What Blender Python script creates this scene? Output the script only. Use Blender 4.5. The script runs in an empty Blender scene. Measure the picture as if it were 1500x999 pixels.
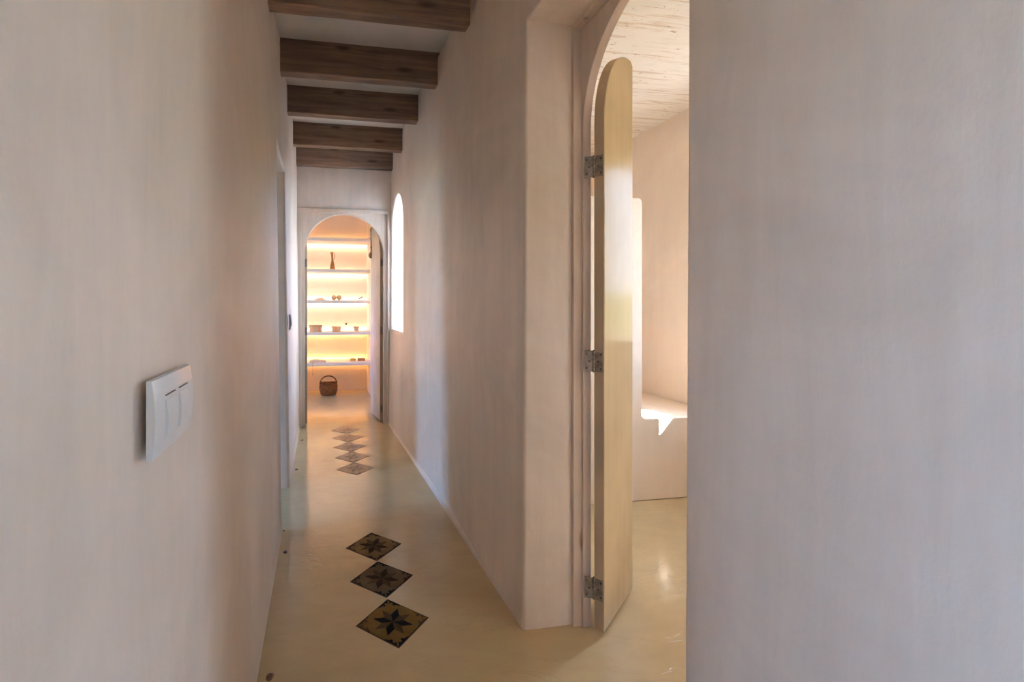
import bpy, bmesh, math, random
from mathutils import Vector, noise, Matrix
from mathutils.geometry import delaunay_2d_cdt

random.seed(7)
SC = bpy.context.scene
COL = SC.collection
PI = math.pi

# ------------------------------------------------------------------ materials
def new_mat(name):
    m = bpy.data.materials.new(name); m.use_nodes = True
    nt = m.node_tree
    b = nt.nodes['Principled BSDF']
    return m, nt, b

def N(nt, typ, **kw):
    n = nt.nodes.new(typ)
    for k, v in kw.items():
        if k in n.inputs: n.inputs[k].default_value = v
        else: setattr(n, k, v)
    return n

def coords(nt, scale=(1, 1, 1), rot=(0, 0, 0)):
    tc = nt.nodes.new('ShaderNodeTexCoord')
    mp = nt.nodes.new('ShaderNodeMapping')
    mp.inputs['Scale'].default_value = scale
    mp.inputs['Rotation'].default_value = rot
    nt.links.new(tc.outputs['Object'], mp.inputs['Vector'])
    return mp.outputs['Vector']

def ramp(nt, fac, stops):
    r = nt.nodes.new('ShaderNodeValToRGB')
    el = r.color_ramp.elements
    while len(el) < len(stops): el.new(0.5)
    for e, (p, c) in zip(el, stops):
        e.position = p; e.color = (*c, 1) if len(c) == 3 else c
    nt.links.new(fac, r.inputs['Fac'])
    return r.outputs['Color']

def mixc(nt, fac, a, b, mode='MIX'):
    m = nt.nodes.new('ShaderNodeMix'); m.data_type = 'RGBA'; m.blend_type = mode
    for sock, v in ((m.inputs[0], fac), (m.inputs[6], a), (m.inputs[7], b)):
        if hasattr(v, 'is_linked') or hasattr(v, 'links'): nt.links.new(v, sock)
        elif isinstance(v, (int, float)): sock.default_value = v
        else: sock.default_value = (*v, 1)
    return m.outputs[2]

def maprange(nt, v, a, b, c, d):
    n = nt.nodes.new('ShaderNodeMapRange')
    for k, val in zip(('From Min', 'From Max', 'To Min', 'To Max'), (a, b, c, d)): n.inputs[k].default_value = val
    nt.links.new(v, n.inputs['Value'])
    return n.outputs['Result']

def bump(nt, b, h, strength, dist=0.01, prev=None):
    n = nt.nodes.new('ShaderNodeBump')
    n.inputs['Strength'].default_value = strength
    n.inputs['Distance'].default_value = dist
    nt.links.new(h, n.inputs['Height'])
    if prev: nt.links.new(prev, n.inputs['Normal'])
    nt.links.new(n.outputs['Normal'], b.inputs['Normal'])
    return n.outputs['Normal']

def plaster(name, col, var=0.12, rough=0.5, spec=0.35, bstr=0.25, streak=0.5):
    """hand-burnished lime plaster: cloudy mottling with soft vertical trowel streaks"""
    m, nt, b = new_mat(name)
    n1 = N(nt, 'ShaderNodeTexNoise', Scale=1.7, Detail=5.0, Roughness=0.6, Distortion=0.7)
    nt.links.new(coords(nt), n1.inputs['Vector'])
    n2 = N(nt, 'ShaderNodeTexNoise', Scale=1.0, Detail=6.0, Roughness=0.65, Distortion=0.4)
    nt.links.new(coords(nt, (14, 14, 1.6)), n2.inputs['Vector'])
    lo = tuple(c * (1 - var) * k for c, k in zip(col, (1, .985, .96)))
    hi = tuple(min(1, c * (1 + var)) for c in col)
    c1 = ramp(nt, n1.outputs['Fac'], [(0.3, lo), (0.7, hi)])
    f2 = maprange(nt, n2.outputs['Fac'], 0.35, 0.7, 1 - var * streak, 1 + var * streak * .5)
    cc = N(nt, 'ShaderNodeCombineColor')
    for i in range(3): nt.links.new(f2, cc.inputs[i])
    c = mixc(nt, 1.0, c1, cc.outputs[0], 'MULTIPLY')
    nt.links.new(c, b.inputs['Base Color'])
    nt.links.new(maprange(nt, n2.outputs['Fac'], 0.3, 0.7, rough - .08, rough + .1), b.inputs['Roughness'])
    b.inputs['Specular IOR Level'].default_value = spec
    n3 = N(nt, 'ShaderNodeTexNoise', Scale=9.0, Detail=7.0, Roughness=0.6)
    nt.links.new(coords(nt, (1, 1, .6)), n3.inputs['Vector'])
    p = bump(nt, b, n3.outputs['Fac'], bstr, .012)
    bump(nt, b, n2.outputs['Fac'], bstr * .5, .008, p)
    return m

def wood(name, c_dark, c_light, axis='x', rough=0.5, spec=0.4, knots=True, ring=1.0, coat=0.0, bstr=.25, knot_col=None):
    m, nt, b = new_mat(name)
    s = {'x': (1.2, 22, 22), 'y': (22, 1.2, 22), 'z': (22, 22, 1.2)}[axis]
    v = coords(nt, s)
    n1 = N(nt, 'ShaderNodeTexNoise', Scale=1.0 * ring, Detail=6.0, Roughness=0.62, Distortion=0.9)
    nt.links.new(v, n1.inputs['Vector'])
    n2 = N(nt, 'ShaderNodeTexNoise', Scale=2.2, Detail=3.0)
    nt.links.new(coords(nt), n2.inputs['Vector'])
    c = ramp(nt, n1.outputs['Fac'], [(0.32, c_dark), (0.62, c_light)])
    f = maprange(nt, n2.outputs['Fac'], .3, .7, .84, 1.1)
    cc = N(nt, 'ShaderNodeCombineColor')
    for i in range(3): nt.links.new(f, cc.inputs[i])
    c = mixc(nt, 1.0, c, cc.outputs[0], 'MULTIPLY')
    if knots:
        ks = {'x': (2.2, 7, 7), 'y': (7, 2.2, 7), 'z': (9, 9, 2.6)}[axis]
        vo = N(nt, 'ShaderNodeTexVoronoi', Scale=1.0)
        nt.links.new(coords(nt, ks), vo.inputs['Vector'])
        k = maprange(nt, vo.outputs['Distance'], .06, .13, .75, 0.0)
        c = mixc(nt, k, c, knot_col or tuple(x * .45 for x in c_dark))
    nt.links.new(c, b.inputs['Base Color'])
    b.inputs['Roughness'].default_value = rough
    b.inputs['Specular IOR Level'].default_value = spec
    b.inputs['Coat Weight'].default_value = coat
    b.inputs['Coat Roughness'].default_value = .12
    if bstr: bump(nt, b, n1.outputs['Fac'], bstr, .004)
    return m

def plain(name, col, rough=.5, spec=.4, metal=0.0, var=.12, scale=30, bstr=0.0, stretch=(1, 1, 1)):
    m, nt, b = new_mat(name)
    n = N(nt, 'ShaderNodeTexNoise', Scale=scale, Detail=4.0)
    nt.links.new(coords(nt, stretch), n.inputs['Vector'])
    c = ramp(nt, n.outputs['Fac'], [(.3, tuple(x * (1 - var) for x in col)), (.7, tuple(min(1, x * (1 + var)) for x in col))])
    nt.links.new(c, b.inputs['Base Color'])
    b.inputs['Roughness'].default_value = rough
    b.inputs['Specular IOR Level'].default_value = spec
    b.inputs['Metallic'].default_value = metal
    if bstr: bump(nt, b, n.outputs['Fac'], bstr, .004)
    return m

def emission(name, col, strength):
    m, nt, b = new_mat(name)
    b.inputs['Base Color'].default_value = (*col, 1)
    b.inputs['Emission Color'].default_value = (*col, 1)
    b.inputs['Emission Strength'].default_value = strength
    return m

def floor_mat():
    m, nt, b = new_mat('polished_cement_floor')
    n1 = N(nt, 'ShaderNodeTexNoise', Scale=1.6, Detail=4.0, Roughness=.5, Distortion=.6)
    nt.links.new(coords(nt), n1.inputs['Vector'])
    n2 = N(nt, 'ShaderNodeTexNoise', Scale=6.0, Detail=7.0, Roughness=.65, Distortion=.5)
    nt.links.new(coords(nt, (1, 2.2, 1), (0, 0, .4)), n2.inputs['Vector'])
    c1 = ramp(nt, n1.outputs['Fac'], [(.3, (.47, .355, .185)), (.55, (.51, .39, .21)), (.75, (.55, .43, .24))])
    f = maprange(nt, n2.outputs['Fac'], .3, .7, .95, 1.04)
    cc = N(nt, 'ShaderNodeCombineColor')
    for i in range(3): nt.links.new(f, cc.inputs[i])
    c = mixc(nt, 1.0, c1, cc.outputs[0], 'MULTIPLY')
    # hairline trowel ridges
    mu = N(nt, 'ShaderNodeTexNoise', Scale=2.0, Detail=3.0, Distortion=1.5)
    nt.links.new(coords(nt, (1.0, 2.6, 1), (0, 0, -.25)), mu.inputs['Vector'])
    ab = N(nt, 'ShaderNodeMath', operation='SUBTRACT'); ab.inputs[1].default_value = .5
    nt.links.new(mu.outputs['Fac'], ab.inputs[0])
    ab2 = N(nt, 'ShaderNodeMath', operation='ABSOLUTE'); nt.links.new(ab.outputs[0], ab2.inputs[0])
    ridge = maprange(nt, ab2.outputs[0], 0.0, .006, 1.0, 0.0)
    c = mixc(nt, maprange(nt, ridge, 0, 1, 0, .16), c, (.36, .27, .18))
    nt.links.new(c, b.inputs['Base Color'])
    nt.links.new(maprange(nt, n2.outputs['Fac'], .3, .7, .08, .16), b.inputs['Roughness'])
    b.inputs['Specular IOR Level'].default_value = .42
    p = bump(nt, b, n2.outputs['Fac'], .15, .012)
    bump(nt, b, ridge, .22, .003, p)
    return m

def reed_ceiling():
    m, nt, b = new_mat('reed_marked_lime_ceiling')
    w = N(nt, 'ShaderNodeTexNoise', Scale=1.0, Detail=5.0, Roughness=.6, Distortion=.3)
    nt.links.new(coords(nt, (3.0, 60, 1)), w.inputs['Vector'])
    n = N(nt, 'ShaderNodeTexNoise', Scale=4.0, Detail=3.0)
    nt.links.new(coords(nt), n.inputs['Vector'])
    sp = N(nt, 'ShaderNodeTexNoise', Scale=1.0, Detail=4.0, Roughness=.7)
    nt.links.new(coords(nt, (14, 45, 1), (0, 0, .15)), sp.inputs['Vector'])
    base = ramp(nt, n.outputs['Fac'], [(.3, (.82, .79, .71)), (.7, (.88, .85, .77))])
    c = mixc(nt, maprange(nt, w.outputs['Fac'], .34, .47, .75, 0.0), base, (.56, .43, .30))
    c = mixc(nt, maprange(nt, sp.outputs['Fac'], .62, .70, 0.0, .9), c, (.30, .19, .09))
    nt.links.new(c, b.inputs['Base Color'])
    b.inputs['Roughness'].default_value = .85
    p = bump(nt, b, w.outputs['Fac'], .7, .012)
    bump(nt, b, sp.outputs['Fac'], .3, .006, p)
    return m

def ground_mat():
    m, nt, b = new_mat('meadow_ground')
    n = N(nt, 'ShaderNodeTexNoise', Scale=1.2, Detail=8.0, Roughness=.7)
    nt.links.new(coords(nt), n.inputs['Vector'])
    c = ramp(nt, n.outputs['Fac'], [(.3, (.07, .085, .03)), (.6, (.14, .155, .055)), (.8, (.20, .20, .09))])
    g = N(nt, 'ShaderNodeNewGeometry'); ln = N(nt, 'ShaderNodeVectorMath', operation='LENGTH')
    nt.links.new(g.outputs['Position'], ln.inputs[0])
    c = mixc(nt, maprange(nt, ln.outputs['Value'], 9, 11, 0, 1), (.11, .105, .10), c)   # unseen near ground greyed to keep tinted bounce light out of the rooms
    nt.links.new(c, b.inputs['Base Color']); b.inputs['Roughness'].default_value = .9
    return m

def wicker(name, a, bcol, sz=160):
    m, nt, b = new_mat(name)
    n = N(nt, 'ShaderNodeTexNoise', Scale=1.0, Detail=3.0)
    nt.links.new(coords(nt, (25, 25, sz)), n.inputs['Vector'])
    c = ramp(nt, n.outputs['Fac'], [(.35, a), (.65, bcol)])
    nt.links.new(c, b.inputs['Base Color']); b.inputs['Roughness'].default_value = .7
    bump(nt, b, n.outputs['Fac'], .5, .004)
    return m

WALL = (.72, .610, .522)
M = dict(
    wall=plaster('lime_plaster_warm_beige', WALL, rough=.44, spec=.42, streak=.6),
    wall_room=plaster('lime_plaster_peach', (.82, .73, .635), var=.07, rough=.6),
    wall_shelf=plaster('lime_plaster_sand', (.79, .71, .63), var=.05, rough=.6),
    ceil=plaster('ceiling_limewash', (.70, .66, .62), var=.05, rough=.8, spec=.2),
    floor=floor_mat(), reed=reed_ceiling(), ground=ground_mat(),
    beam=wood('aged_dark_timber', (.105, .064, .046), (.25, .165, .118), 'x', rough=.6, spec=.3, ring=1.3, bstr=.35),
    frame=wood('washed_pine_frame', (.58, .46, .38), (.65, .53, .44), 'z', rough=.55, spec=.3, bstr=.08, knot_col=(.30, .20, .14)),
    frame_far=wood('washed_pine_frame_far', (.55, .44, .35), (.63, .51, .41), 'z', bstr=.06, rough=.55, spec=.3, knots=False),
    leaf=wood('varnished_pale_wood', (.55, .43, .26), (.58, .46, .29), 'z', rough=.15, spec=.003, knots=False, bstr=.10),
    leaf_far=wood('limed_wood_leaf', (.52, .44, .37), (.60, .51, .44), 'z', rough=.45, spec=.35, knots=False),
    leaf_edge=wood('sawn_wood_edge', (.34, .25, .16), (.44, .33, .22), 'z', rough=.6, spec=.25, knots=False),
    steel=plain('worn_hinge_steel', (.22, .185, .15), rough=.55, metal=.6, var=.35, scale=60),
    dark=plain('dark_iron', (.035, .028, .022), rough=.5, metal=.5),
    brass=plain('aged_brass', (.30, .21, .11), rough=.4, metal=.8, var=.3),
    switch=plain('white_switch_plastic', (.67, .645, .62), rough=.3, spec=.5, var=.02),
    slot=plain('switch_slot_shadow_gap', (.16, .13, .13), rough=.6),
    grey_switch=plain('grey_switch_plastic', (.30, .29, .29), rough=.4),
    shelf=plaster('shelf_limewash', (.86, .82, .78), var=.03, rough=.6, spec=.25),
    tile_a=plain('tile_ochre', (.165, .098, .032), rough=.42, spec=.012, var=.2, scale=16),
    tile_b=plain('tile_olive_brown', (.115, .080, .048), rough=.42, spec=.012, var=.2, scale=16),
    tile_c=plain('tile_worn_ochre', (.19, .118, .055), rough=.42, spec=.012, var=.25, scale=16),
    tile_black=plain('tile_blue_black', (.010, .011, .014), rough=.42, spec=.012, var=.3),
    tile_brown=plain('tile_umber', (.070, .045, .024), rough=.42, spec=.012, var=.3),
    tile_dkbrown=plain('tile_dark_red_brown', (.035, .020, .013), rough=.42, spec=.012, var=.3),
    tile_far=plain('tile_faded_tan', (.34, .215, .125), rough=.38, spec=.15, var=.10, scale=14),
    tile_far2=plain('tile_faded_buff', (.32, .21, .13), rough=.38, spec=.15, var=.10, scale=14),
    tile_far_star=plain('tile_faded_brown', (.17, .10, .06), rough=.38, spec=.15, var=.2),
    tile_far_star2=plain('tile_faded_umber', (.24, .155, .10), rough=.38, spec=.15, var=.2),
    grout=plain('tile_edge_dark_grout', (.045, .030, .020), rough=.6),
    grout_far=plain('tile_edge_brown_grout', (.15, .09, .055), rough=.6, spec=.1),
    pestle=wood('honey_carved_wood', (.36, .17, .05), (.52, .27, .09), 'z', rough=.45, knots=False),
    ball=plain('woven_cane_ball', (.66, .43, .22), rough=.7, var=.35, scale=45, bstr=.5),
    bark=wood('birch_bark_box', (.66, .43, .26), (.78, .54, .35), 'z', rough=.6, knots=False, bstr=.1),
    bark_dark=wood('bark_box_lid', (.55, .32, .17), (.65, .41, .24), 'x', rough=.6, knots=False, bstr=.1),
    terracotta=plain('clay_pot_tan', (.70, .46, .27), rough=.7, var=.12, scale=25),
    shell=plain('cream_shell', (.72, .56, .44), rough=.5, var=.1),
    cream=plain('cream_blade', (.74, .66, .56), rough=.4, var=.05),
    linen=plain('natural_linen', (.70, .56, .42), rough=.9, var=.25, scale=80, bstr=.4),
    string=plain('dark_twine', (.22, .15, .08), rough=.9),
    box_y=wood('yellow_pine_box', (.62, .40, .08), (.74, .50, .13), 'x', rough=.5, knots=False),
    box_r=wood('reddish_wood_box', (.45, .20, .09), (.55, .27, .13), 'x', rough=.5, knots=False),
    wicker=wicker('brown_wicker', (.15, .055, .016), (.40, .17, .055)),
    wicker_dark=wicker('brown_wicker_rim', (.11, .042, .014), (.26, .11, .036), 60),
    pebble=plain('dark_pebble', (.05, .032, .022), rough=.4, var=.4),
    pebble_tan=plain('brown_snail_shell', (.16, .09, .05), rough=.4, var=.4, scale=200),
    led=emission('warm_led_diffuser', (1.0, .55, .17), 14.0),
    led_hi=emission('warm_led_diffuser_bright', (1.0, .75, .54), 16.0),
)

# ------------------------------------------------------------------ geometry helpers
def tag(o, label=None, cat=None, group=None, kind=None):
    if label: o['label'] = label
    if cat: o['category'] = cat
    if group: o['group'] = group
    if kind: o['kind'] = kind
    return o

def finish(name, bm, mats, parent=None, loc=None, smooth=True, ang=.6):
    bmesh.ops.recalc_face_normals(bm, faces=bm.faces)
    for f in bm.faces: f.smooth = smooth
    if smooth:
        for e in bm.edges:
            if len(e.link_faces) == 2 and e.calc_face_angle(0) > ang: e.smooth = False
    me = bpy.data.meshes.new(name); bm.to_mesh(me); bm.free()
    for m in (mats if isinstance(mats, (list, tuple)) else [mats]): me.materials.append(M[m])
    o = bpy.data.objects.new(name, me); COL.objects.link(o)
    if parent: o.parent = parent
    if loc: o.location = loc
    return o

def empty(name, loc, rz=0):
    o = bpy.data.objects.new(name, None); COL.objects.link(o)
    o.location = loc; o.rotation_euler = (0, 0, rz); o.empty_display_size = .05
    return o

def add_box(bm, x0, x1, y0, y1, z0, z1, bev=0.0, seg=2, mi=0, mat=None):
    r = bmesh.ops.create_cube(bm, size=1.0)
    vs = r['verts']
    for v in vs:
        v.co = Vector((x0 + (v.co.x + .5) * (x1 - x0), y0 + (v.co.y + .5) * (y1 - y0), z0 + (v.co.z + .5) * (z1 - z0)))
    fs = {f for v in vs for f in v.link_faces}
    for f in fs: f.material_index = mi
    if bev:
        es = list({e for f in fs for e in f.edges})
        rb = bmesh.ops.bevel(bm, geom=es, offset=bev, segments=seg, profile=.5, affect='EDGES')
        for f in rb['faces']: f.material_index = mi
        vs = list({v for v in vs if v.is_valid} | set(rb['verts']))
    if mat is not None: bmesh.ops.transform(bm, matrix=mat, verts=vs)
    return vs

def box(name, x0, x1, y0, y1, z0, z1, m, bev=0.0, parent=None):
    bm = bmesh.new(); add_box(bm, x0, x1, y0, y1, z0, z1, bev)
    return finish(name, bm, m, parent)

def add_lathe(bm, prof, n=32, mi=0, center=(0, 0, 0), sx=1, sy=1, wob=None):
    rings = []
    cx, cy, cz = center
    for (r, z) in prof:
        if r < 1e-6: rings.append([bm.verts.new((cx, cy, cz + z))])
        else:
            ring = []
            for i in range(n):
                a = 2 * PI * i / n
                k = 1 + (wob(a, z) if wob else 0)
                ring.append(bm.verts.new((cx + r * k * sx * math.cos(a), cy + r * k * sy * math.sin(a), cz + z)))
            rings.append(ring)
    for a, b in zip(rings, rings[1:]):
        for i in range(n):
            j = (i + 1) % n
            if len(a) == 1 and len(b) == 1: continue
            if len(a) == 1: f = bm.faces.new((a[0], b[j], b[i]))
            elif len(b) == 1: f = bm.faces.new((a[i], a[j], b[0]))
            else: f = bm.faces.new((a[i], a[j], b[j], b[i]))
            f.material_index = mi

def add_tube(bm, pts, rad, n=10, mi=0, caps=True):
    pts = [Vector(p) for p in pts]
    rads = rad if isinstance(rad, (list, tuple)) else [rad] * len(pts)
    rings = []; up = Vector((0, 0, 1))
    for i, p in enumerate(pts):
        t = (pts[min(i + 1, len(pts) - 1)] - pts[max(i - 1, 0)]).normalized()
        s = t.cross(up)
        if s.length < 1e-3: s = t.cross(Vector((0, 1, 0)))
        s.normalize(); u = s.cross(t)
        rings.append([bm.verts.new(p + rads[i] * (math.cos(2 * PI * k / n) * s + math.sin(2 * PI * k / n) * u)) for k in range(n)])
    for a, b in zip(rings, rings[1:]):
        for i in range(n):
            j = (i + 1) % n
            bm.faces.new((a[i], a[j], b[j], b[i])).material_index = mi
    if caps:
        bm.faces.new(rings[0]).material_index = mi
        bm.faces.new(list(reversed(rings[-1]))).material_index = mi

def in_poly(p, poly):
    x, y = p; c = False
    for i in range(len(poly)):
        (x1, y1), (x2, y2) = poly[i], poly[i - 1]
        if (y1 > y) != (y2 > y) and x < (x2 - x1) * (y - y1) / (y2 - y1) + x1: c = not c
    return c

def offset_poly(poly, d):
    """grow a counter-clockwise polygon outwards by d (negative shrinks)"""
    out = []; n = len(poly)
    for i in range(n):
        p0, p1, p2 = (Vector(poly[i - 1]), Vector(poly[i]), Vector(poly[(i + 1) % n]))
        e1 = (p1 - p0).normalized(); e2 = (p2 - p1).normalized()
        n1 = Vector((e1.y, -e1.x)); n2 = Vector((e2.y, -e2.x))
        b = (n1 + n2)
        b = b / max(.2, b.length_squared) * 2
        out.append(tuple(p1 + b * d))
    return out

def rect(u0, u1, z0, z1): return [(u0, z0), (u1, z0), (u1, z1), (u0, z1)]

def arch(u0, u1, z0, zs, n=24, rise=None):
    r = (u1 - u0) / 2; c = (u0 + u1) / 2; rise = rise or r
    return [(u0, z0), (u1, z0)] + [(c + r * math.cos(PI * i / n), zs + rise * math.sin(PI * i / n)) for i in range(n + 1)]

def panel(name, outline, holes, P, t, m, step=.12, rnd=.02, rough=.004, cove=0.0, parent=None, seg=3, smooth_ang=.6, kind='structure', edge_mat=None):
    """a thick wall in the (u,z) plane with rounded holes; P(u,z,w) places it, w = depth from the seen face"""
    us = [p[0] for p in outline]; zs = [p[1] for p in outline]
    u0, u1, z0, z1 = min(us), max(us), min(zs), max(zs)
    def lift(poly, d):   # holes that reach the floor are not rounded along the floor line
        q = offset_poly(poly, d)
        return [(a, z0 if abs(p[1] - z0) < 1e-6 else b) for (a, b), p in zip(q, poly)]
    def disp(u, z):
        d = 0
        if rough: d += rough * (noise.noise(Vector((u * 1.3, z * 1.1, 3.1 + t))) + .4 * noise.noise(Vector((u * 4, z * 3, 9.7))))
        if cove and z - z0 < .07: d -= cove * (1 - (z - z0) / .07) ** 2
        return d
    bm = bmesh.new()
    cache = {}
    def V(u, z, w):
        k = (round(u, 5), round(z, 5), round(w, 5))
        if k not in cache: cache[k] = bm.verts.new(P(u, z, w + disp(u, z) * (1 - w / t)))
        return cache[k]
    grown = [lift(h, rnd) if rnd else h for h in holes]
    def fill(polys, w, grid, flip):
        pts = []; edges = []
        for poly in polys:
            b = len(pts); pts += [Vector(p) for p in poly]
            edges += [(b + i, b + (i + 1) % len(poly)) for i in range(len(poly))]
        if grid:
            nu = max(1, int((u1 - u0) / step)); nz = max(1, int((z1 - z0) / step))
            zz = [z0 + (z1 - z0) * j / nz for j in range(1, nz)]
            if cove: zz = [z0 + .02, z0 + .045, z0 + .07] + [z for z in zz if z > z0 + .1]
            for i in range(1, nu):
                for z in zz:
                    p = (u0 + (u1 - u0) * i / nu, z)
                    if any(in_poly(p, offset_poly(h, .02)) for h in polys[1:]): continue
                    pts.append(Vector(p))
        vs, _, fs, *_ = delaunay_2d_cdt(pts, edges, [], 0, 1e-6)
        for f in fs:
            c = sum((vs[i] for i in f), Vector((0, 0))) / len(f)
            if not in_poly(c, polys[0]) or any(in_poly(c, h) for h in polys[1:]): continue
            try: bm.faces.new([V(vs[i].x, vs[i].y, w) for i in f])
            except ValueError: pass
    fill([outline] + grown, 0, True, False)
    fill([outline] + holes, t, False, True)
    def strip(polyA, wA, polyB, wB, skip_floor=False, mi=0):
        n = len(polyA)
        for i in range(n):
            j = (i + 1) % n
            if skip_floor and abs(polyA[i][1] - z0) < 1e-6 and abs(polyA[j][1] - z0) < 1e-6: continue
            q = [V(*polyA[i], wA), V(*polyA[j], wA), V(*polyB[j], wB), V(*polyB[i], wB)]
            q2 = []
            for v in q:
                if v not in q2: q2.append(v)
            if len(q2) > 2:
                try: bm.faces.new(q2).material_index = mi
                except ValueError: pass
    strip(outline, 0, outline, t, True)
    for h in holes:
        if rnd:
            prev, wp = lift(h, rnd), 0
            for k in range(1, seg + 1):
                a = PI / 2 * k / seg
                cur, wc = lift(h, rnd * (1 - math.sin(a))), rnd * (1 - math.cos(a))
                if k == seg: cur = h
                strip(prev, wp, cur, wc, True); prev, wp = cur, wc
            strip(h, rnd, h, t, True)
        else: strip(h, 0, h, t, True, 1 if edge_mat else 0)
    mats = [m, edge_mat] if edge_mat else m
    o = finish(name, bm, mats, parent, ang=smooth_ang)
    if kind: o['kind'] = kind
    return o

# ------------------------------------------------------------------ the setting
def xr(y):  # plan line of the corridor's right wall: it closes in slightly towards the end
    if y < 2.6: return .715
    return .715 - .066 * min(1.3, (y - 2.6) / 2.0)
def xr_z(y, z):  # and its upper part leans in a little beyond the near doorway
    k = min(1, max(0, (y - 1.62) / .45)) * min(1, z / 2.43)
    return xr(y) + (.674 - xr(y)) * k
def xl(z): return -.203 - .019 * min(1, z / 2.43)

panel('wall_left', rect(-2.2, 4.56, 0, 2.7), [rect(-1.0, -.5, 0, 2.1), rect(2.44, 3.04, 0, 1.985)],
      lambda u, z, w: (xl(z) - w, u, z), .25, 'wall', rnd=.018, cove=.01)
panel('wall_right', rect(-2.2, 4.56, 0, 2.7),
      [rect(.822, 1.566, 0, 2.158), arch(3.87, 4.485, .925, 1.835)],
      lambda u, z, w: (xr_z(u, z) + w, u, z), .25, 'wall', rnd=.012, cove=.01)
panel('wall_end', rect(-1.0, .95, 0, 2.7), [rect(-.215, .668, 0, 2.062)],
      lambda u, z, w: (u, 4.52 + w, z), .10, 'wall', rnd=.008)
tag(box('wall_back', -.5, 1.0, -2.3, -2.1, 0, 2.7, 'wall'), kind='structure')
tag(box('floor', -3.5, 2.9, -2.4, 6.7, -.12, 0, 'floor'), kind='structure')
tag(box('ceiling', -.46, .97, -2.3, 4.64, 2.63, 2.8, 'ceil'), kind='structure')

# side room behind the left doorway
tag(box('ceiling_side_room', -3.3, -.45, .9, 4.2, 2.5, 2.7, 'ceil'), kind='structure')
tag(box('wall_side_room_near', -3.3, -.45, .8, 1.0, 0, 2.55, 'wall'), kind='structure')
tag(box('wall_side_room_far', -3.3, -.45, 4.0, 4.2, 0, 2.55, 'wall'), kind='structure')
panel('wall_side_room_outer', rect(.9, 4.1, 0, 2.6), [rect(1.70, 2.24, .05, 2.2)],
      lambda u, z, w: (-3.0 - w, u, z), .25, 'wall', rnd=.02)

# room behind the near door
XR2 = 2.45
tag(box('ceiling_bathroom', .93, 2.75, -.5, 4.0, 2.48, 2.72, 'reed'), kind='structure')
tag(box('wall_bathroom_near', .96, 2.7, -.5, -.3, 0, 2.5, 'wall_room'), kind='structure')
panel('wall_bathroom_far', rect(.94, 2.7, 0, 2.5), [rect(1.3, 1.6, 1.5, 2.0)], lambda u, z, w: (u, 3.752 + w, z), .2, 'wall_room', rnd=.015)  # hole is an added, unseen opening that fills the room with sky light
panel('wall_bathroom_outer', rect(-.45, 3.9, 0, 2.5), [arch(2.03, 2.42, .92, 1.93), rect(-.2, .30, 1.05, 1.6)],  # the rectangular hole is added out of view to brighten the room
      lambda u, z, w: (XR2 + w, u, z), .25, 'wall_room', rnd=.015, cove=.01)
# low partition with an open side above the bench
def part_poly():
    pts = [(.97, 0), (2.45, 0), (2.45, .483)]
    for k in range(5):
        a = PI * 1.5 - PI / 2 * k / 4
        pts.append((1.885 + .025 * math.cos(a), .508 + .025 * math.sin(a)))
    pts += [(1.86, 1.755)]
    for k in range(1, 4):
        a = PI / 2 * k / 3
        pts.append((1.835 + .025 * math.cos(a), 1.755 + .025 * math.sin(a)))
    pts += [(.97, 1.78)]
    return pts
pp = part_poly()
bm = bmesh.new()
def ring_at(poly, y): return [bm.verts.new((u, y, z)) for u, z in poly]
insp = offset_poly(pp, -.006)
R0 = ring_at(insp, 2.48); R1 = ring_at(pp, 2.487); R2_ = ring_at(pp, 2.60)
for A, B in ((R0, R1), (R1, R2_)):
    for i in range(len(pp)):
        j = (i + 1) % len(pp); bm.faces.new((A[i], A[j], B[j], B[i]))
bm.faces.new(R0); bm.faces.new(list(reversed(R2_)))
tag(finish('wall_partition', bm, 'wall_room'), kind='structure')
bm = bmesh.new()
add_box(bm, .97, XR2 - .013, 2.602, 3.748, 0, .483, .004)
tag(finish('built_in_bench', bm, 'wall_room'),
    'smooth plastered bench seat behind the low partition in the side room', 'bench')
# unseen wall added to cut the sky light reaching the corridor window
tag(box('wall_added_sky_block', 3.0, 3.2, 3.95, 7.5, -.2, 1.95, 'wall_shelf'), kind='structure')
# unseen block added above the side room to keep sun off the corridor window
tag(box('wall_added_sun_block', .93, 2.75, -.5, 4.0, 2.72, 4.6, 'wall'), kind='structure')

# shelf room
tag(box('wall_shelf_room_back', -1.2, .9, 6.45, 6.65, 0, 2.6, 'wall_shelf'), kind='structure')
tag(box('wall_shelf_room_right', .622, .85, 4.62, 6.5, 0, 2.6, 'wall_shelf'), kind='structure')
panel('wall_shelf_room_left', rect(4.6, 6.5, 0, 2.6), [rect(4.95, 5.45, .9, 1.8)], lambda u, z, w: (-1.0 - w, u, z), .2, 'wall_shelf', rnd=.02)
tag(box('ceiling_shelf_room', -1.2, .9, 4.62, 6.6, 2.5, 2.7, 'ceil'), kind='structure')

# meadow and a low green rise outside the windows
bm = bmesh.new()
n = 60; vv = []
for i in range(n + 1):
    row = []
    for j in range(n + 1):
        x = -60 + 120 * i / n; y = -60 + 120 * j / n
        d = math.hypot(x, y)
        z = -.14
        if d > 12: z += min(1, (d - 12) / 22) * (2.2 + .9 * noise.noise(Vector((x * .11, y * .11, 0)))) * .9
        row.append(bm.verts.new((x, y, z)))
    vv.append(row)
for i in range(n):
    for j in range(n): bm.faces.new((vv[i][j], vv[i + 1][j], vv[i + 1][j + 1], vv[i][j + 1]))
tag(finish('ground', bm, 'ground'), kind='structure')

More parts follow.
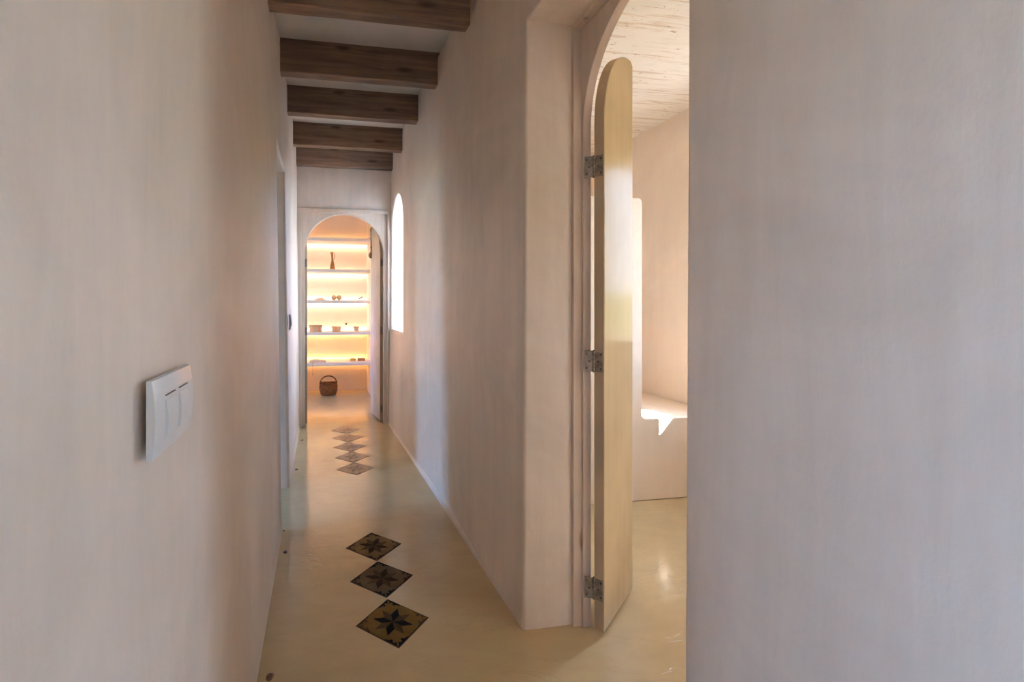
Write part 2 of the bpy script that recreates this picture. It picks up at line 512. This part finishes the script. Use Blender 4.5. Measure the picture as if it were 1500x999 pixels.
# ------------------------------------------------------------------ ceiling beams
def beam_mesh(seed):
    rnd = random.Random(seed)
    bm = bmesh.new()
    L0, L1, hw, h = -.245, .74, .036, .20
    nx = 24
    rings = []
    for i in range(nx + 1):
        x = L0 + (L1 - L0) * i / nx
        j = lambda s: .0025 * noise.noise(Vector((x * 4, s, seed * 7.3)))
        ch = .004
        prof = [(-hw, h), (-hw, ch), (-hw + ch, 0), (hw - ch, 0), (hw, ch), (hw, h)]
        rings.append([bm.verts.new((x, a + j(k), b + j(k + 9) * (b < .1))) for k, (a, b) in enumerate(prof)])
    for a, b in zip(rings, rings[1:]):
        for k in range(6): bm.faces.new((a[k], a[(k + 1) % 6], b[(k + 1) % 6], b[k]))
    bm.faces.new(rings[0]); bm.faces.new(list(reversed(rings[-1])))
    return bm
BEAM = [(2.12, 'nearest the camera'), (2.72, 'second from the camera'), (3.285, 'third from the camera, in the middle of the row'),
        (3.925, 'fourth from the camera'), (4.475, 'last in the row, against the end wall')]
for i, (y, w) in enumerate(BEAM):
    o = finish('ceiling_beam', beam_mesh(i), 'beam', loc=(0, y, 2.446))
    tag(o, 'dark wooden ceiling beam across the corridor, ' + w, 'beam', 'dark wooden beams across the corridor ceiling')

# ------------------------------------------------------------------ doors
# near door frame: outer rectangular casing + board with a round-headed opening
R2D = .345; YC = 1.543 - R2D; ZS = 1.785
tr = empty('trim_1', (0, 0, 0)); tag(tr, 'washed pine door frame with a round-headed opening, near right doorway', 'door frame', kind='structure')
panel('casing', rect(.822, 1.566, 0, 2.157), [rect(.836, 1.552, 0, 2.138)], lambda u, z, w: (.889 + w, u, z), .032, 'frame',
      step=.3, rnd=.003, rough=0, parent=tr, kind=None)
panel('arched_board', rect(.822, 1.566, 0, 2.157), [arch(YC - R2D, YC + R2D, 0, ZS, 40)], lambda u, z, w: (.921 + w, u, z), .03, 'frame',
      step=.3, rnd=.002, rough=0, parent=tr, kind=None)

def leaf_outline(L, H0, zs, n=20, lip=.012):
    """half of a round-headed door, hinge at u=0, meeting edge at u=L"""
    pts = [(0, H0), (L, H0)]
    a1 = PI / 2
    pts += [(L, zs + L - lip)]
    for i in range(n + 1):
        a = PI / 2 + (PI / 2) * i / n
        u = L + L * math.cos(a); z = zs + L * math.sin(a)
        if u > L - .02: z = min(z, zs + L - lip * max(0, (u - (L - .02)) / .02))
        if abs(u - L) < 1e-6: continue
        pts.append((u, z))
    return pts

def hinge(parent, z, M4, leaf_dir, other_dir, pl=.036, h=.074):
    """butt hinge: two plates of three screws each and a five-knuckle barrel"""
    bm = bmesh.new()
    for d, sgn in ((leaf_dir, 1), (other_dir, -1)):
        ang = math.atan2(d[1], d[0])
        mat = Matrix.Rotation(ang, 4, 'Z')
        nv = sgn
        add_box(bm, .002, pl, -.0012, .0012, -h / 2, h / 2, .0006, 1, 0, mat)
        for (u, zz) in ((.024, h * .34), (.015, 0.0), (.024, -h * .34)):
            for side in (-1, 1):
                r = bmesh.ops.create_cone(bm, cap_ends=True, segments=12, radius1=.0034, radius2=.0026, depth=.0012)
                mm = mat @ Matrix.Translation((u, side * .0015, zz)) @ Matrix.Rotation(PI / 2 * -side, 4, 'X')
                bmesh.ops.transform(bm, matrix=mm, verts=r['verts'])
                for f in {f for v in r['verts'] for f in v.link_faces}: f.material_index = 1
    k = h / 5
    for i in range(5):
        r = bmesh.ops.create_cone(bm, cap_ends=True, segments=14, radius1=.0048, radius2=.0048, depth=k - .0012)
        bmesh.ops.translate(bm, verts=r['verts'], vec=(0, 0, -h / 2 + k * (i + .5)))
    r = bmesh.ops.create_cone(bm, cap_ends=True, segments=12, radius1=.0036, radius2=.0036, depth=h + .004)
    for f in {f for v in r['verts'] for f in v.link_faces}: f.material_index = 1
    o = finish('hinge', bm, ['steel', 'dark'], parent)
    o.location = M4
    o.location.z = z
    return o

def door_leaf(name, L, zs, thick, origin, dirv, nside, mat, edge, zb=.012):
    """leaf stands from origin along dirv; its thickness goes to nside"""
    root = empty(name, (origin[0], origin[1], 0))
    d = Vector(dirv).normalized(); nn = Vector(nside).normalized()
    pts = leaf_outline(L, zb, zs)
    bm = bmesh.new()
    e = .0025
    inner = offset_poly(pts, -e)
    def P(p, w): return bm.verts.new((d.x * p[0] + nn.x * w, d.y * p[0] + nn.y * w, p[1]))
    rings = [[P(p, 0) for p in inner], [P(p, e) for p in pts], [P(p, thick - e) for p in pts], [P(p, thick) for p in inner]]
    for k, (a, b) in enumerate(zip(rings, rings[1:])):
        for i in range(len(pts)):
            j = (i + 1) % len(pts)
            f = bm.faces.new((a[i], a[j], b[j], b[i]))
            if k == 1: f.material_index = 1
    bm.faces.new(rings[0]); bm.faces.new(list(reversed(rings[3])))
    o = finish('leaf_panel', bm, [mat, edge], root)
    return root

# near door leaf, swung open into the side room
A = Vector((.947, 1.517)); D1 = Vector((.778, .628)).normalized(); N1 = Vector((D1.y, -D1.x))
d1 = door_leaf('door_1', .335, 1.785, .036, (A.x, A.y), D1, N1, 'leaf', 'leaf_edge', .014)
tag(d1, 'pale varnished narrow round-topped door leaf swung open at the near right doorway', 'door', kind='structure')
for z in (1.637, .953, .155):
    # knuckle sits just in front of the gap; plates lie on the frame's inner face and on the leaf's edge
    hinge(d1, z, Vector((-.002, -.002, 0)), (N1.x, N1.y), (-.9, .43), .030)

# far frame and its two leaves
RF = .376; XC = .224; ZF = 1.645
tf = empty('trim_2', (0, 0, 0)); tag(tf, 'pale frame with a round arch closing the corridor end before the lit shelves', 'door frame', kind='structure')
panel('casing', rect(-.214, .667, 0, 2.061), [rect(-.182, .635, 0, 2.03)], lambda u, z, w: (u, 4.505 + w, z), .035, 'frame_far',
      step=.3, rnd=.004, rough=0, parent=tf, kind=None)
panel('arched_board', rect(-.214, .667, 0, 2.061), [arch(XC - RF, XC + RF, 0, ZF, 40)], lambda u, z, w: (u, 4.54 + w, z), .06, 'frame_far',
      step=.3, rnd=.003, rough=0, parent=tf, kind=None)
dR = Vector((-.13, .99)).normalized()
d2 = door_leaf('door_2', .37, 1.645, .038, (.610, 4.622), dR, (-dR.y, dR.x), 'leaf_far', 'leaf_edge')
tag(d2, 'pale door leaf with bolt, standing open on the right of the far arch', 'door', kind='structure')
for z in (1.57, .90, .13): hinge(d2, z, Vector((-.003, -.006, 0)), (-dR.y, dR.x), (.2, -1), .03)
bm = bmesh.new()
fe = Vector((dR.x * .352 - dR.y * .042, dR.y * .352 + dR.x * .042))
add_tube(bm, [(fe.x, fe.y, 1.66), (fe.x, fe.y, 1.99)], .005, 8)
for z in (1.76, 1.94): add_box(bm, fe.x - .008, fe.x + .012, fe.y - .008, fe.y + .008, z - .01, z + .01, .002, 1)
finish('bolt_rod', bm, 'brass', d2)
bm = bmesh.new()
add_lathe(bm, [(0, -.030), (.010, -.030), (.012, -.022), (.020, -.016), (.024, 0), (.020, .016), (.010, .024), (.006, .036), (0, .038)], 16)
finish('bolt_knob', bm, 'brass', d2, loc=(fe.x - .006, fe.y, 1.675))
dL = Vector((-.25, .97)).normalized()
d3 = door_leaf('door_3', .37, 1.645, .036, (-.158 - .004, 4.618), dL, (dL.y, -dL.x), 'leaf_far', 'leaf_edge')
tag(d3, 'pale door leaf folded back behind the left post of the far arch', 'door', kind='structure')
for z in (1.555, .90): hinge(d3, z, Vector((0, -.006, 0)), (dL.y, -dL.x), (-.2, -1), .03)

# ------------------------------------------------------------------ switches
def switch(loc, label, w, h, mat, gangs):
    root = empty('light_switch', loc); tag(root, label, 'light switch')
    bm = bmesh.new()
    t = .012
    # plate with a domed profile: thicker in the middle than at the rim
    n = 12
    rows = []
    for i in range(n + 1):
        z = -h / 2 + h * i / n
        s = (z / (h / 2))
        x = t - .0045 * s * s
        rows.append([bm.verts.new((x * k, y, z)) for y, k in ((-w / 2, 0), (-w / 2, .8), (-w / 2 + .003, 1), (w / 2 - .003, 1), (w / 2, .8), (w / 2, 0))])
    for a, b in zip(rows, rows[1:]):
        for k in range(6): bm.faces.new((a[k], a[(k + 1) % 6], b[(k + 1) % 6], b[k]))
    bm.faces.new(rows[0]); bm.faces.new(list(reversed(rows[-1])))
    finish('plate', bm, mat, root)
    if gangs:
        rw = (w - .05) / gangs
        for g in range(gangs):
            y0 = -w / 2 + .025 + rw * g + .006; y1 = y0 + rw - .012
            rk = empty('rocker', (0, 0, 0)); COL.objects.unlink(rk); bpy.data.objects.remove(rk)
            bm = bmesh.new()
            nn = 8; rows = []
            for i in range(nn + 1):
                s = i / nn
                z = -.028 + .046 * s
                x = .0125 + .0022 * math.sin(PI * s) + .0012 * (1 - s)
                rows.append([bm.verts.new((.008, y0, z)), bm.verts.new((x, y0 + .001, z)), bm.verts.new((x, y1 - .001, z)), bm.verts.new((.008, y1, z))])
            for a, b in zip(rows, rows[1:]):
                for k in range(4): bm.faces.new((a[k], a[(k + 1) % 4], b[(k + 1) % 4], b[k]))
            bm.faces.new(rows[0]); bm.faces.new(list(reversed(rows[-1])))
            r = finish('rocker', bm, mat, root)
            bm = bmesh.new(); add_box(bm, .0095, .0128, y0 + .003, y1 - .003, .0235, .0247, .0003, 1)
            finish('slot', bm, 'slot', r)
    return root
switch((-.2025, .680, 1.013), 'white double light switch on the near left wall', .163, .094, 'switch', 2)
switch((-.2025, 3.17, 1.04), 'small grey light switch on left wall beyond the left doorway', .085, .10, 'grey_switch', 1)

# ------------------------------------------------------------------ star tiles
def add_poly(bm, pts, z, mi):
    f = bm.faces.new([bm.verts.new((x, y, z)) for x, y in pts]); f.material_index = mi
    if f.normal.z < 0: f.normal_flip()
def tile(loc, rz, label, group, mats, s=.186):
    """square cement tile: mats = base, strong petal, weak petal, corner ornament, grout edge"""
    bm = bmesh.new()
    h = s / 2
    add_box(bm, -h - .002, h + .002, -h - .002, h + .002, -.006, .0006, 0, 1, 4)
    add_poly(bm, [(-h, -h), (h, -h), (h, h), (-h, h)], .0009, 0)
    L = s * .405
    for k in range(8):
        a = PI / 4 + PI / 8 + k * PI / 4
        tip = (L * math.cos(a), L * math.sin(a))
        q = L * .50 / math.cos(PI / 8) * (1.0 if k % 2 else .98)
        p1 = (q * math.cos(a - PI / 8), q * math.sin(a - PI / 8)); p2 = (q * math.cos(a + PI / 8), q * math.sin(a + PI / 8))
        add_poly(bm, [(0, 0), p1, tip, p2], .0013 if k % 2 else .0012, 1 if k % 2 else 2)
    for k in range(4):
        ca, sa = math.cos(k * PI / 2), math.sin(k * PI / 2)
        rot = lambda x, y: (x * ca - y * sa, x * sa + y * ca)
        orn = [(h, h), (h - .066, h), (h - .058, h - .007), (h - .046, h - .009), (h - .040, h - .017), (h - .030, h - .012),
               (h - .021, h - .013), (h - .015, h - .022), (h - .010, h - .010), (h - .022, h - .015), (h - .013, h - .021), (h - .012, h - .030), (h - .017, h - .040), (h - .009, h - .046),
               (h - .007, h - .058), (h, h - .066)]
        strips = [[(h, h), (h - .066, h), (h - .056, h - .008), (h - .012, h - .008)],
                  [(h, h), (h - .008, h - .012), (h - .008, h - .056), (h, h - .066)],
                  [(h - .048, h - .006), (h - .043, h - .017), (h - .036, h - .018), (h - .031, h - .006)],
                  [(h - .006, h - .048), (h - .017, h - .043), (h - .018, h - .036), (h - .006, h - .031)],
                  [(h - .024, h - .007), (h - .023, h - .014), (h - .017, h - .015), (h - .015, h - .007)],
                  [(h - .007, h - .024), (h - .014, h - .023), (h - .015, h - .017), (h - .007, h - .015)]]
        mi = 3 if k % 2 == 0 else 5
        for st in strips: add_poly(bm, [rot(*p) for p in st], .0014 + .0001 * (st is strips[0]), mi)
    for e in ((-h, -h, 2 * h, .0022), (-h, h - .0022, 2 * h, .0022), (-h, -h, .0022, 2 * h), (h - .0022, -h, .0022, 2 * h)):
        x, y, a, b = e
        add_poly(bm, [(x, y), (x + a, y), (x + a, y + b), (x, y + b)], .0017, 3 if e[3] < e[2] else 5)
    bm.normal_update()
    me = bpy.data.meshes.new('floor_tile'); bm.to_mesh(me); bm.free()
    for m in mats: me.materials.append(M[m])
    o = bpy.data.objects.new('floor_tile', me); COL.objects.link(o)
    o.location = loc; o.rotation_euler = (0, 0, rz)
    tag(o, label, 'floor tile', group)
G1 = 'dark star tiles set in the near floor'; G2 = 'faded star tiles set in the far floor'
R45 = PI / 4
tile((.257, 1.691, 0), R45 + .0, 'ochre and black star tile in the floor, nearest of the three dark tiles', G1,
     ['tile_a', 'tile_black', 'tile_brown', 'tile_black', 'grout', 'tile_brown'])
tile((.253, 1.968, 0), R45 + .01, 'dull olive star tile in the floor, middle one of the three dark tiles', G1,
     ['tile_b', 'tile_dkbrown', 'tile_brown', 'tile_black', 'grout', 'tile_dkbrown'])
tile((.249, 2.240, 0), R45 - .015, 'worn star tile with reddish petals, farthest of the three dark tiles', G1,
     ['tile_c', 'tile_dkbrown', 'tile_brown', 'tile_dkbrown', 'grout', 'tile_brown'])
for i, (x, y, w) in enumerate([(.239, 3.322, 'nearest of the five pale tiles'), (.235, 3.584, 'second of the five pale tiles from the camera'),
                               (.231, 3.842, 'middle of the five pale tiles'), (.229, 4.108, 'fourth of the five pale tiles from the camera'),
                               (.229, 4.371, 'farthest of the five pale tiles, before the arch')]):
    tile((x, y, 0), R45 + (.02, -.01, .015, -.02, .01)[i], 'faded tan star tile in the far floor, ' + w, G2,
         ['tile_far' if i % 2 else 'tile_far2', 'tile_far_star', 'tile_far_star2', 'grout_far', 'grout_far', 'tile_far_star2'], .183)

# small things set in the floor along the left wall
def pebble(x, y, r, label, mat, seed, spiral=False):
    bm = bmesh.new()
    add_lathe(bm, [(r * .8, -.002), (r, .0), (r * .93, r * .22), (r * .6, r * .42), (r * .25, r * .47), (0, r * .46)], 18,
              wob=lambda a, z: .16 * math.sin(a * 2 + seed) + .07 * math.sin(3 * a + seed * 2))
    if spiral:
        add_tube(bm, [((r * .85 - r * .12 * t) * math.cos(t * 1.3), (r * .85 - r * .12 * t) * math.sin(t * 1.3), r * (.25 + .05 * t)) for t in [k * .25 for k in range(24)]], r * .12, 6, 1)
    o = finish('floor_pebble', bm, [mat, 'pebble'])
    o.location = (x, y, 0.0005); o.rotation_euler = (0, 0, seed)
    tag(o, label, 'pebble', 'dark pebbles along the left wall')
pebble(-.155, 1.505, .013, 'brown ringed pebble on the floor in the bottom left corner beside left wall', 'pebble_tan', .6, True)
pebble(-.163, 2.255, .011, 'dark pebble on the floor by left wall, just before the left doorway', 'pebble', 1.9)
pebble(-.186, 2.47, .006, 'tiny dark chip on the floor at the left doorway corner', 'pebble', 2.6)
pebble(-.168, 3.378, .012, 'dark pebble on the floor by left wall, just past the left doorway', 'pebble', 3.2)
pebble(-.158, 4.099, .011, 'dark pebble on the far floor by left wall, near the arch', 'pebble', 4.4)

# ------------------------------------------------------------------ shelves with light strips
SH = [(2.003, .038), (1.606, .040), (1.214, .042), (.810, .040), (.424, .044)]
POS = ['topmost of the five', 'second from the top, holding the carved pestle', 'third from the top, holding two balls',
       'fourth from the top, holding round boxes', 'lowest of the five, above the basket']
STR = [('led', 'led_hi'), (None, 'led_hi'), ('led_hi', 'led_hi'), ('led_hi', 'led'), ('led', 'led')]
for i, ((zt, th), w) in enumerate(zip(SH, POS)):
    root = empty('wall_shelf', (0, 6.02, zt - th)); tag(root, 'white plaster wall shelf with hidden warm light, ' + w, 'shelf', 'lit shelves on the far wall')
    bm = bmesh.new(); add_box(bm, -.998, .620, 0, .395, 0, th, .004)
    finish('board', bm, 'shelf', root)
    up, dn = STR[i]
    if up:
        bm = bmesh.new(); add_box(bm, -.96, .60, .402, .412, th - .012, th - .004, .001, 1); finish('light_strip', bm, up, root)
    if dn:
        bm = bmesh.new(); add_box(bm, -.96, .60, .402, .412, .004, .012, .001, 1); finish('light_strip', bm, dn, root)

Zs = [a for a, b in SH]
YI = 6.15
# second shelf: carved pestle
root = empty('wooden_pestle', (.148, YI, Zs[1])); tag(root, 'tall honey wooden pestle standing on second shelf from top', 'pestle')
bm = bmesh.new()
prof = [(0, 0), (.030, 0), (.033, .004), (.0325, .02), (.029, .05), (.0235, .08), (.0165, .105), (.0125, .13), (.012, .155), (.0135, .18), (.0165, .205), (.017, .22), (.012, .231), (0, .235)]
add_lathe(bm, prof, 28)
for v in bm.verts: v.co.x -= .010 * max(0, (v.co.z - .08) / .15) ** 1.5
finish('body', bm, 'pestle', root)
bm = bmesh.new()
add_tube(bm, [(.010 + .022 * math.sin(a), 0, .178 + .042 * -math.cos(a)) for a in [PI * k / 12 for k in range(13)]], .004, 8)
finish('loop', bm, 'pestle', root)
# third shelf
bm = bmesh.new()
nr, ns = 10, 40
ctr = bm.verts.new((.012, 0, .034)); prev = None
for i in range(1, nr + 1):
    r = i / nr; ring = []
    for k in range(ns):
        a = 2 * PI * k / ns
        rr = r * (1 + .05 * math.cos(10 * a) * r)
        ring.append(bm.verts.new((.012 * (1 - r) + .082 * rr * math.cos(a), .06 * rr * math.sin(a), .002 + .032 * (1 - r ** 1.4) + .002 * math.cos(10 * a) * r * (1 - r))))
    for k in range(ns):
        j = (k + 1) % ns
        if prev is None: bm.faces.new((ctr, ring[k], ring[j]))
        else: bm.faces.new((prev[k], ring[k], ring[j], prev[j]))
    prev = ring
low = [bm.verts.new((v.co.x * .98, v.co.y * .98, 0)) for v in prev]
for k in range(ns):
    j = (k + 1) % ns; bm.faces.new((prev[k], low[k], low[j], prev[j]))
bm.faces.new(low)
o = finish('seashell', bm, 'shell', loc=(-.013, YI, Zs[2])); tag(o, 'low fan-shaped cream shell lying at left of the third shelf', 'shell')
def ball(x, dy, label, seed):
    bm = bmesh.new()
    bmesh.ops.create_icosphere(bm, subdivisions=4, radius=.0325)
    for v in bm.verts:
        d = v.co.normalized()
        k = math.sin(9 * d.x + seed) * math.sin(9 * d.y + 1.3 * seed) * math.sin(9 * d.z)
        v.co *= 1 + .05 * k - .09 * max(0, d.dot(Vector((-.3, -.9, .3)).normalized()) - .93) / .07
    lo = min(v.co.z for v in bm.verts)
    for v in bm.verts: v.co.z -= lo
    o = finish('cane_ball', bm, 'ball', loc=(x, YI + dy, Zs[2])); tag(o, label, 'ball', 'round balls on the third shelf')
ball(.167, 0, 'left of the two round tan balls on the third shelf', 1)
ball(.234, .004, 'right of the two round tan balls on the third shelf', 2.4)
root = empty('serving_spoon', (.47, YI, Zs[2])); tag(root, 'pale spoon with a dark raised handle lying on the third shelf', 'spoon')
bm = bmesh.new()
nn = 14; rows = []
for i in range(nn + 1):
    s = i / nn; w = .018 * math.sin(PI * min(1, s * .93 + .05)) ** .6
    x = -.075 + .09 * s; z = .003 + .004 * s + .012 * max(0, s - .6)
    rows.append([bm.verts.new((x, -w, z + .004)), bm.verts.new((x, 0, z)), bm.verts.new((x, w, z + .004)), bm.verts.new((x, w * .95, z + .0015)), bm.verts.new((x, 0, z - .003)), bm.verts.new((x, -w * .95, z + .0015))])
for a, b in zip(rows, rows[1:]):
    for k in range(6): bm.faces.new((a[k], a[(k + 1) % 6], b[(k + 1) % 6], b[k]))
bm.faces.new(rows[0]); bm.faces.new(list(reversed(rows[-1])))
finish('spoon_bowl', bm, 'cream', root)
bm = bmesh.new(); add_tube(bm, [(.008, 0, .012), (.03, 0, .024), (.055, 0, .039), (.068, 0, .046)], [.004, .0065, .0075, .006], 10)
finish('handle', bm, 'dark', root)
# fourth shelf: lidded bark box, clay bowl, small clay cup, hook on the wall
root = empty('bark_box', (-.065, YI, Zs[3])); tag(root, 'largest round tan box with lid on the fourth shelf', 'box', 'round vessels on the fourth shelf')
bm = bmesh.new(); add_lathe(bm, [(0, 0), (.074, 0), (.078, .003), (.0775, .062), (0, .062)], 40); finish('body', bm, 'bark', root)
bm = bmesh.new(); add_lathe(bm, [(.0785, .060), (.0825, .060), (.083, .064), (.0825, .084), (.079, .088), (0, .089)], 40); finish('lid', bm, 'bark_dark', root)
root = empty('clay_bowl', (.198, YI, Zs[3])); tag(root, 'medium round tan bowl in the middle of the fourth shelf', 'bowl', 'round vessels on the fourth shelf')
bm = bmesh.new(); add_lathe(bm, [(0, 0), (.050, 0), (.054, .004), (.057, .05), (.052, .05), (.049, .01), (0, .008)], 36); finish('body', bm, 'terracotta', root)
bm = bmesh.new(); add_lathe(bm, [(.0572, .046), (.060, .048), (.060, .062), (.057, .065), (.052, .063), (.052, .046), (.0572, .046)], 36); finish('rim', bm, 'bark', root)
root = empty('clay_cup', (.455, YI, Zs[3])); tag(root, 'smallest tapered tan cup at right of the fourth shelf', 'cup', 'round vessels on the fourth shelf')
bm = bmesh.new(); add_lathe(bm, [(0, 0), (.026, 0), (.029, .003), (.034, .050), (.030, .050), (.025, .008), (0, .006)], 32); finish('body', bm, 'terracotta', root)
bm = bmesh.new(); add_lathe(bm, [(.0342, .046), (.0372, .048), (.0375, .060), (.035, .063), (.030, .061), (.030, .046), (.0342, .046)], 32); finish('rim', bm, 'bark_dark', root)
bm = bmesh.new()
add_lathe(bm, [(0, -.012), (.010, -.012), (.014, -.006), (.015, .002), (.010, .008), (.006, .012), (.006, .026), (.012, .028), (0, .029)], 18)
for v in bm.verts: v.co = Vector((v.co.x, v.co.z, v.co.y))
o = finish('wall_hook', bm, 'dark', loc=(.338, 6.4215, .896)); tag(o, 'tiny dark round hook on back wall above the fourth shelf', 'hook')
# fifth shelf: folded cloth with a hanging string, two small boxes
root = empty('linen_pouch', (-.04, YI - .04, Zs[4])); tag(root, 'flat folded linen pouch with hanging string on the lowest shelf', 'pouch')
bm = bmesh.new()
nx, ny = 22, 12
top = []; bot = []
for i in range(nx + 1):
    ra, rb = [], []
    for j in range(ny + 1):
        u = i / nx * 2 - 1; v = j / ny * 2 - 1
        edge = max(0, 1 - abs(u) ** 4) * max(0, 1 - abs(v) ** 4)
        x = .105 * u * (1 - .06 * v * v) + .006 * v; y = .07 * v
        z = .004 + .034 * edge ** .55 * (1 + .12 * noise.noise(Vector((u * 3, v * 3, 5)))) * (1 - .25 * max(0, u))
        ra.append(bm.verts.new((x, y, z))); rb.append(bm.verts.new((x, y, .0005)))
    top.append(ra); bot.append(rb)
for i in range(nx):
    for j in range(ny):
        bm.faces.new((top[i][j], top[i + 1][j], top[i + 1][j + 1], top[i][j + 1]))
        bm.faces.new((bot[i][j], bot[i][j + 1], bot[i + 1][j + 1], bot[i + 1][j]))
for i in range(nx):
    bm.faces.new((top[i][0], bot[i][0], bot[i + 1][0], top[i + 1][0])); bm.faces.new((top[i][ny], top[i + 1][ny], bot[i + 1][ny], bot[i][ny]))
for j in range(ny):
    bm.faces.new((top[0][j], top[0][j + 1], bot[0][j + 1], bot[0][j])); bm.faces.new((top[nx][j], bot[nx][j], bot[nx][j + 1], top[nx][j + 1]))
finish('pouch_body', bm, 'linen', root, ang=1.2)
bm = bmesh.new()
add_tube(bm, [(-.058, -.06, .012), (-.06, -.082, .006), (-.06, -.0945, -.006), (-.061, -.096, -.05), (-.060, -.095, -.10), (-.062, -.096, -.142)], .0022, 6)
add_tube(bm, [(-.062, -.096, -.138), (-.062, -.096, -.150)], .004, 6)
finish('drawstring', bm, 'string', root)
def small_box(x, w, h, d, label, m):
    root = empty('small_box', (x, YI, Zs[4])); tag(root, label, 'box', 'small boxes on the lowest shelf')
    bm = bmesh.new(); add_box(bm, -w / 2, w / 2, -d / 2, d / 2, 0, h * .68, .003); finish('body', bm, m, root)
    bm = bmesh.new(); add_box(bm, -w / 2 - .0015, w / 2 + .0015, -d / 2 - .0015, d / 2 + .0015, h * .69, h, .004); finish('lid', bm, m, root)
small_box(.412, .070, .036, .06, 'small yellow wooden box on the lowest shelf', 'box_y')
small_box(.520, .094, .037, .06, 'small reddish wooden box at right of the lowest shelf', 'box_r')

# basket
root = empty('wicker_basket', (.095, 6.11, 0)); tag(root, 'brown wicker basket with arched handle on the floor below the shelves', 'basket')
bm = bmesh.new()
prof = []
nz = 44
for i in range(nz + 1):
    s = i / nz
    r = .082 + .034 * math.sin(PI * (.12 + .62 * s)) - .012 * max(0, s - .75)
    prof.append((r + .0022 * (1 if i % 2 else -1), .006 + .146 * s))
outer = [(0, .002), (.078, .002)] + prof
inner = [(r - .008, z) for r, z in reversed(prof[::4])] + [(0, .012)]
add_lathe(bm, outer + inner, 56, sy=.82, wob=lambda a, z: .012 * math.cos(28 * a + (z * 40 // 1 % 2) * PI))
for v in bm.verts: v.co.z *= 1 + .06 * (v.co.x / .11) ** 2 * (v.co.z > .08)
finish('body', bm, 'wicker', root)
bm = bmesh.new()
ring = [(.109 * math.cos(2 * PI * k / 48), .0895 * math.sin(2 * PI * k / 48), .153 + .008 * math.cos(2 * PI * k / 48) ** 2 + .0016 * math.sin(k * PI)) for k in range(49)]
add_tube(bm, ring, [.0065 + .0012 * (k % 2) for k in range(49)], 8)
finish('rim', bm, 'wicker_dark', root)
bm = bmesh.new()
for off in (-.006, .006):
    pts = []
    for k in range(31):
        a = PI * k / 30
        pts.append((.104 * math.cos(a), off * math.cos(a * 9), .150 + .094 * math.sin(a)))
    pts = [(.107, off, .09)] + pts + [(-.107, off, .09)]
    add_tube(bm, pts, .0075, 8)
finish('handle', bm, 'wicker_dark', root)

# ------------------------------------------------------------------ light
SUN = Vector((-.45, .28, -.50)).normalized()
sd = bpy.data.lights.new('sun', 'SUN'); sd.energy = 210; sd.angle = .009; sd.color = (1, .94, .86)
so = bpy.data.objects.new('sun', sd); COL.objects.link(so)
so.rotation_euler = SUN.to_track_quat('-Z', 'Y').to_euler(); so.location = (6, -4, 8)

w = bpy.data.worlds.new('sky'); SC.world = w; w.use_nodes = True
nt = w.node_tree; bg = nt.nodes['Background']
tc = nt.nodes.new('ShaderNodeTexCoord'); sx = nt.nodes.new('ShaderNodeSeparateXYZ')
nt.links.new(tc.outputs['Generated'], sx.inputs[0])
c = ramp(nt, sx.outputs['Z'], [(0.0, (.78, .88, 1.0)), (.07, (.42, .63, 1.0)), (.2, (.17, .45, 1.0)), (.5, (.14, .41, .97)), (1.0, (.13, .37, .90))])
dp = N(nt, 'ShaderNodeVectorMath', operation='DOT_PRODUCT'); dp.inputs[1].default_value = (.85, -.53, 0)
nt.links.new(tc.outputs['Generated'], dp.inputs[0])
c = mixc(nt, maprange(nt, dp.outputs['Value'], .0, .6, 0.0, .75), c, (.50, .62, .70))   # the sky pales towards the sun
nt.links.new(c, bg.inputs['Color']); bg.inputs['Strength'].default_value = 27.0

def portal(name, loc, rot, sx_, sy_):
    l = bpy.data.lights.new(name, 'AREA'); l.shape = 'RECTANGLE'; l.size = sx_; l.size_y = sy_
    l.cycles.is_portal = True
    o = bpy.data.objects.new(name, l); COL.objects.link(o); o.location = loc; o.rotation_euler = rot
# area lamp emits along local -Z
portal('daylight_door', (-.46, -.75, 1.05), (PI / 2, 0, -PI / 2), .5, 2.1)
portal('daylight_side_window', (-3.26, 1.97, 1.13), (PI / 2, 0, -PI / 2), .54, 2.15)
portal('daylight_bathroom_window', (2.71, 2.225, 1.53), (PI / 2, 0, PI / 2), .42, 1.3)
portal('daylight_added_near_opening', (2.71, .05, 1.325), (PI / 2, 0, PI / 2), .5, .55)  # guides sky light through the added near opening
portal('daylight_added_far_opening', (1.45, 3.96, 1.75), (-PI / 2, 0, 0), .3, .5)  # guides sky light through the added fill opening in the far wall
portal('daylight_shelf_room_window', (-1.21, 5.20, 1.35), (PI / 2, 0, -PI / 2), .5, .9)
portal('daylight_corridor_window', (.93, 4.18, 1.54), (PI / 2, 0, PI / 2), .65, 1.3)

# ------------------------------------------------------------------ camera and view
cd = bpy.data.cameras.new('camera'); cam = bpy.data.objects.new('camera', cd); COL.objects.link(cam)
F = 690.0
cd.sensor_width = 36; cd.lens = F / 1500 * 36; cd.clip_start = .02
cam.location = (0, 0, 1.15)
cam.rotation_euler = (PI / 2, 0, -math.atan((592 - 470) / F))
cd.shift_x = (750 - 592) / 1500; cd.shift_y = -(499.5 - 447) / 1500
SC.camera = cam
SC.view_settings.view_transform = 'Standard'; SC.view_settings.look = 'None'
SC.view_settings.gamma = 1; SC.view_settings.use_curve_mapping = False
SC.view_settings.exposure = 0.62
SC.cycles.use_denoising = True
SC.cycles.max_bounces = 14; SC.cycles.diffuse_bounces = 10; SC.cycles.glossy_bounces = 5
SC.cycles.caustics_reflective = False; SC.cycles.caustics_refractive = False
SC.cycles.sample_clamp_indirect = 6.0
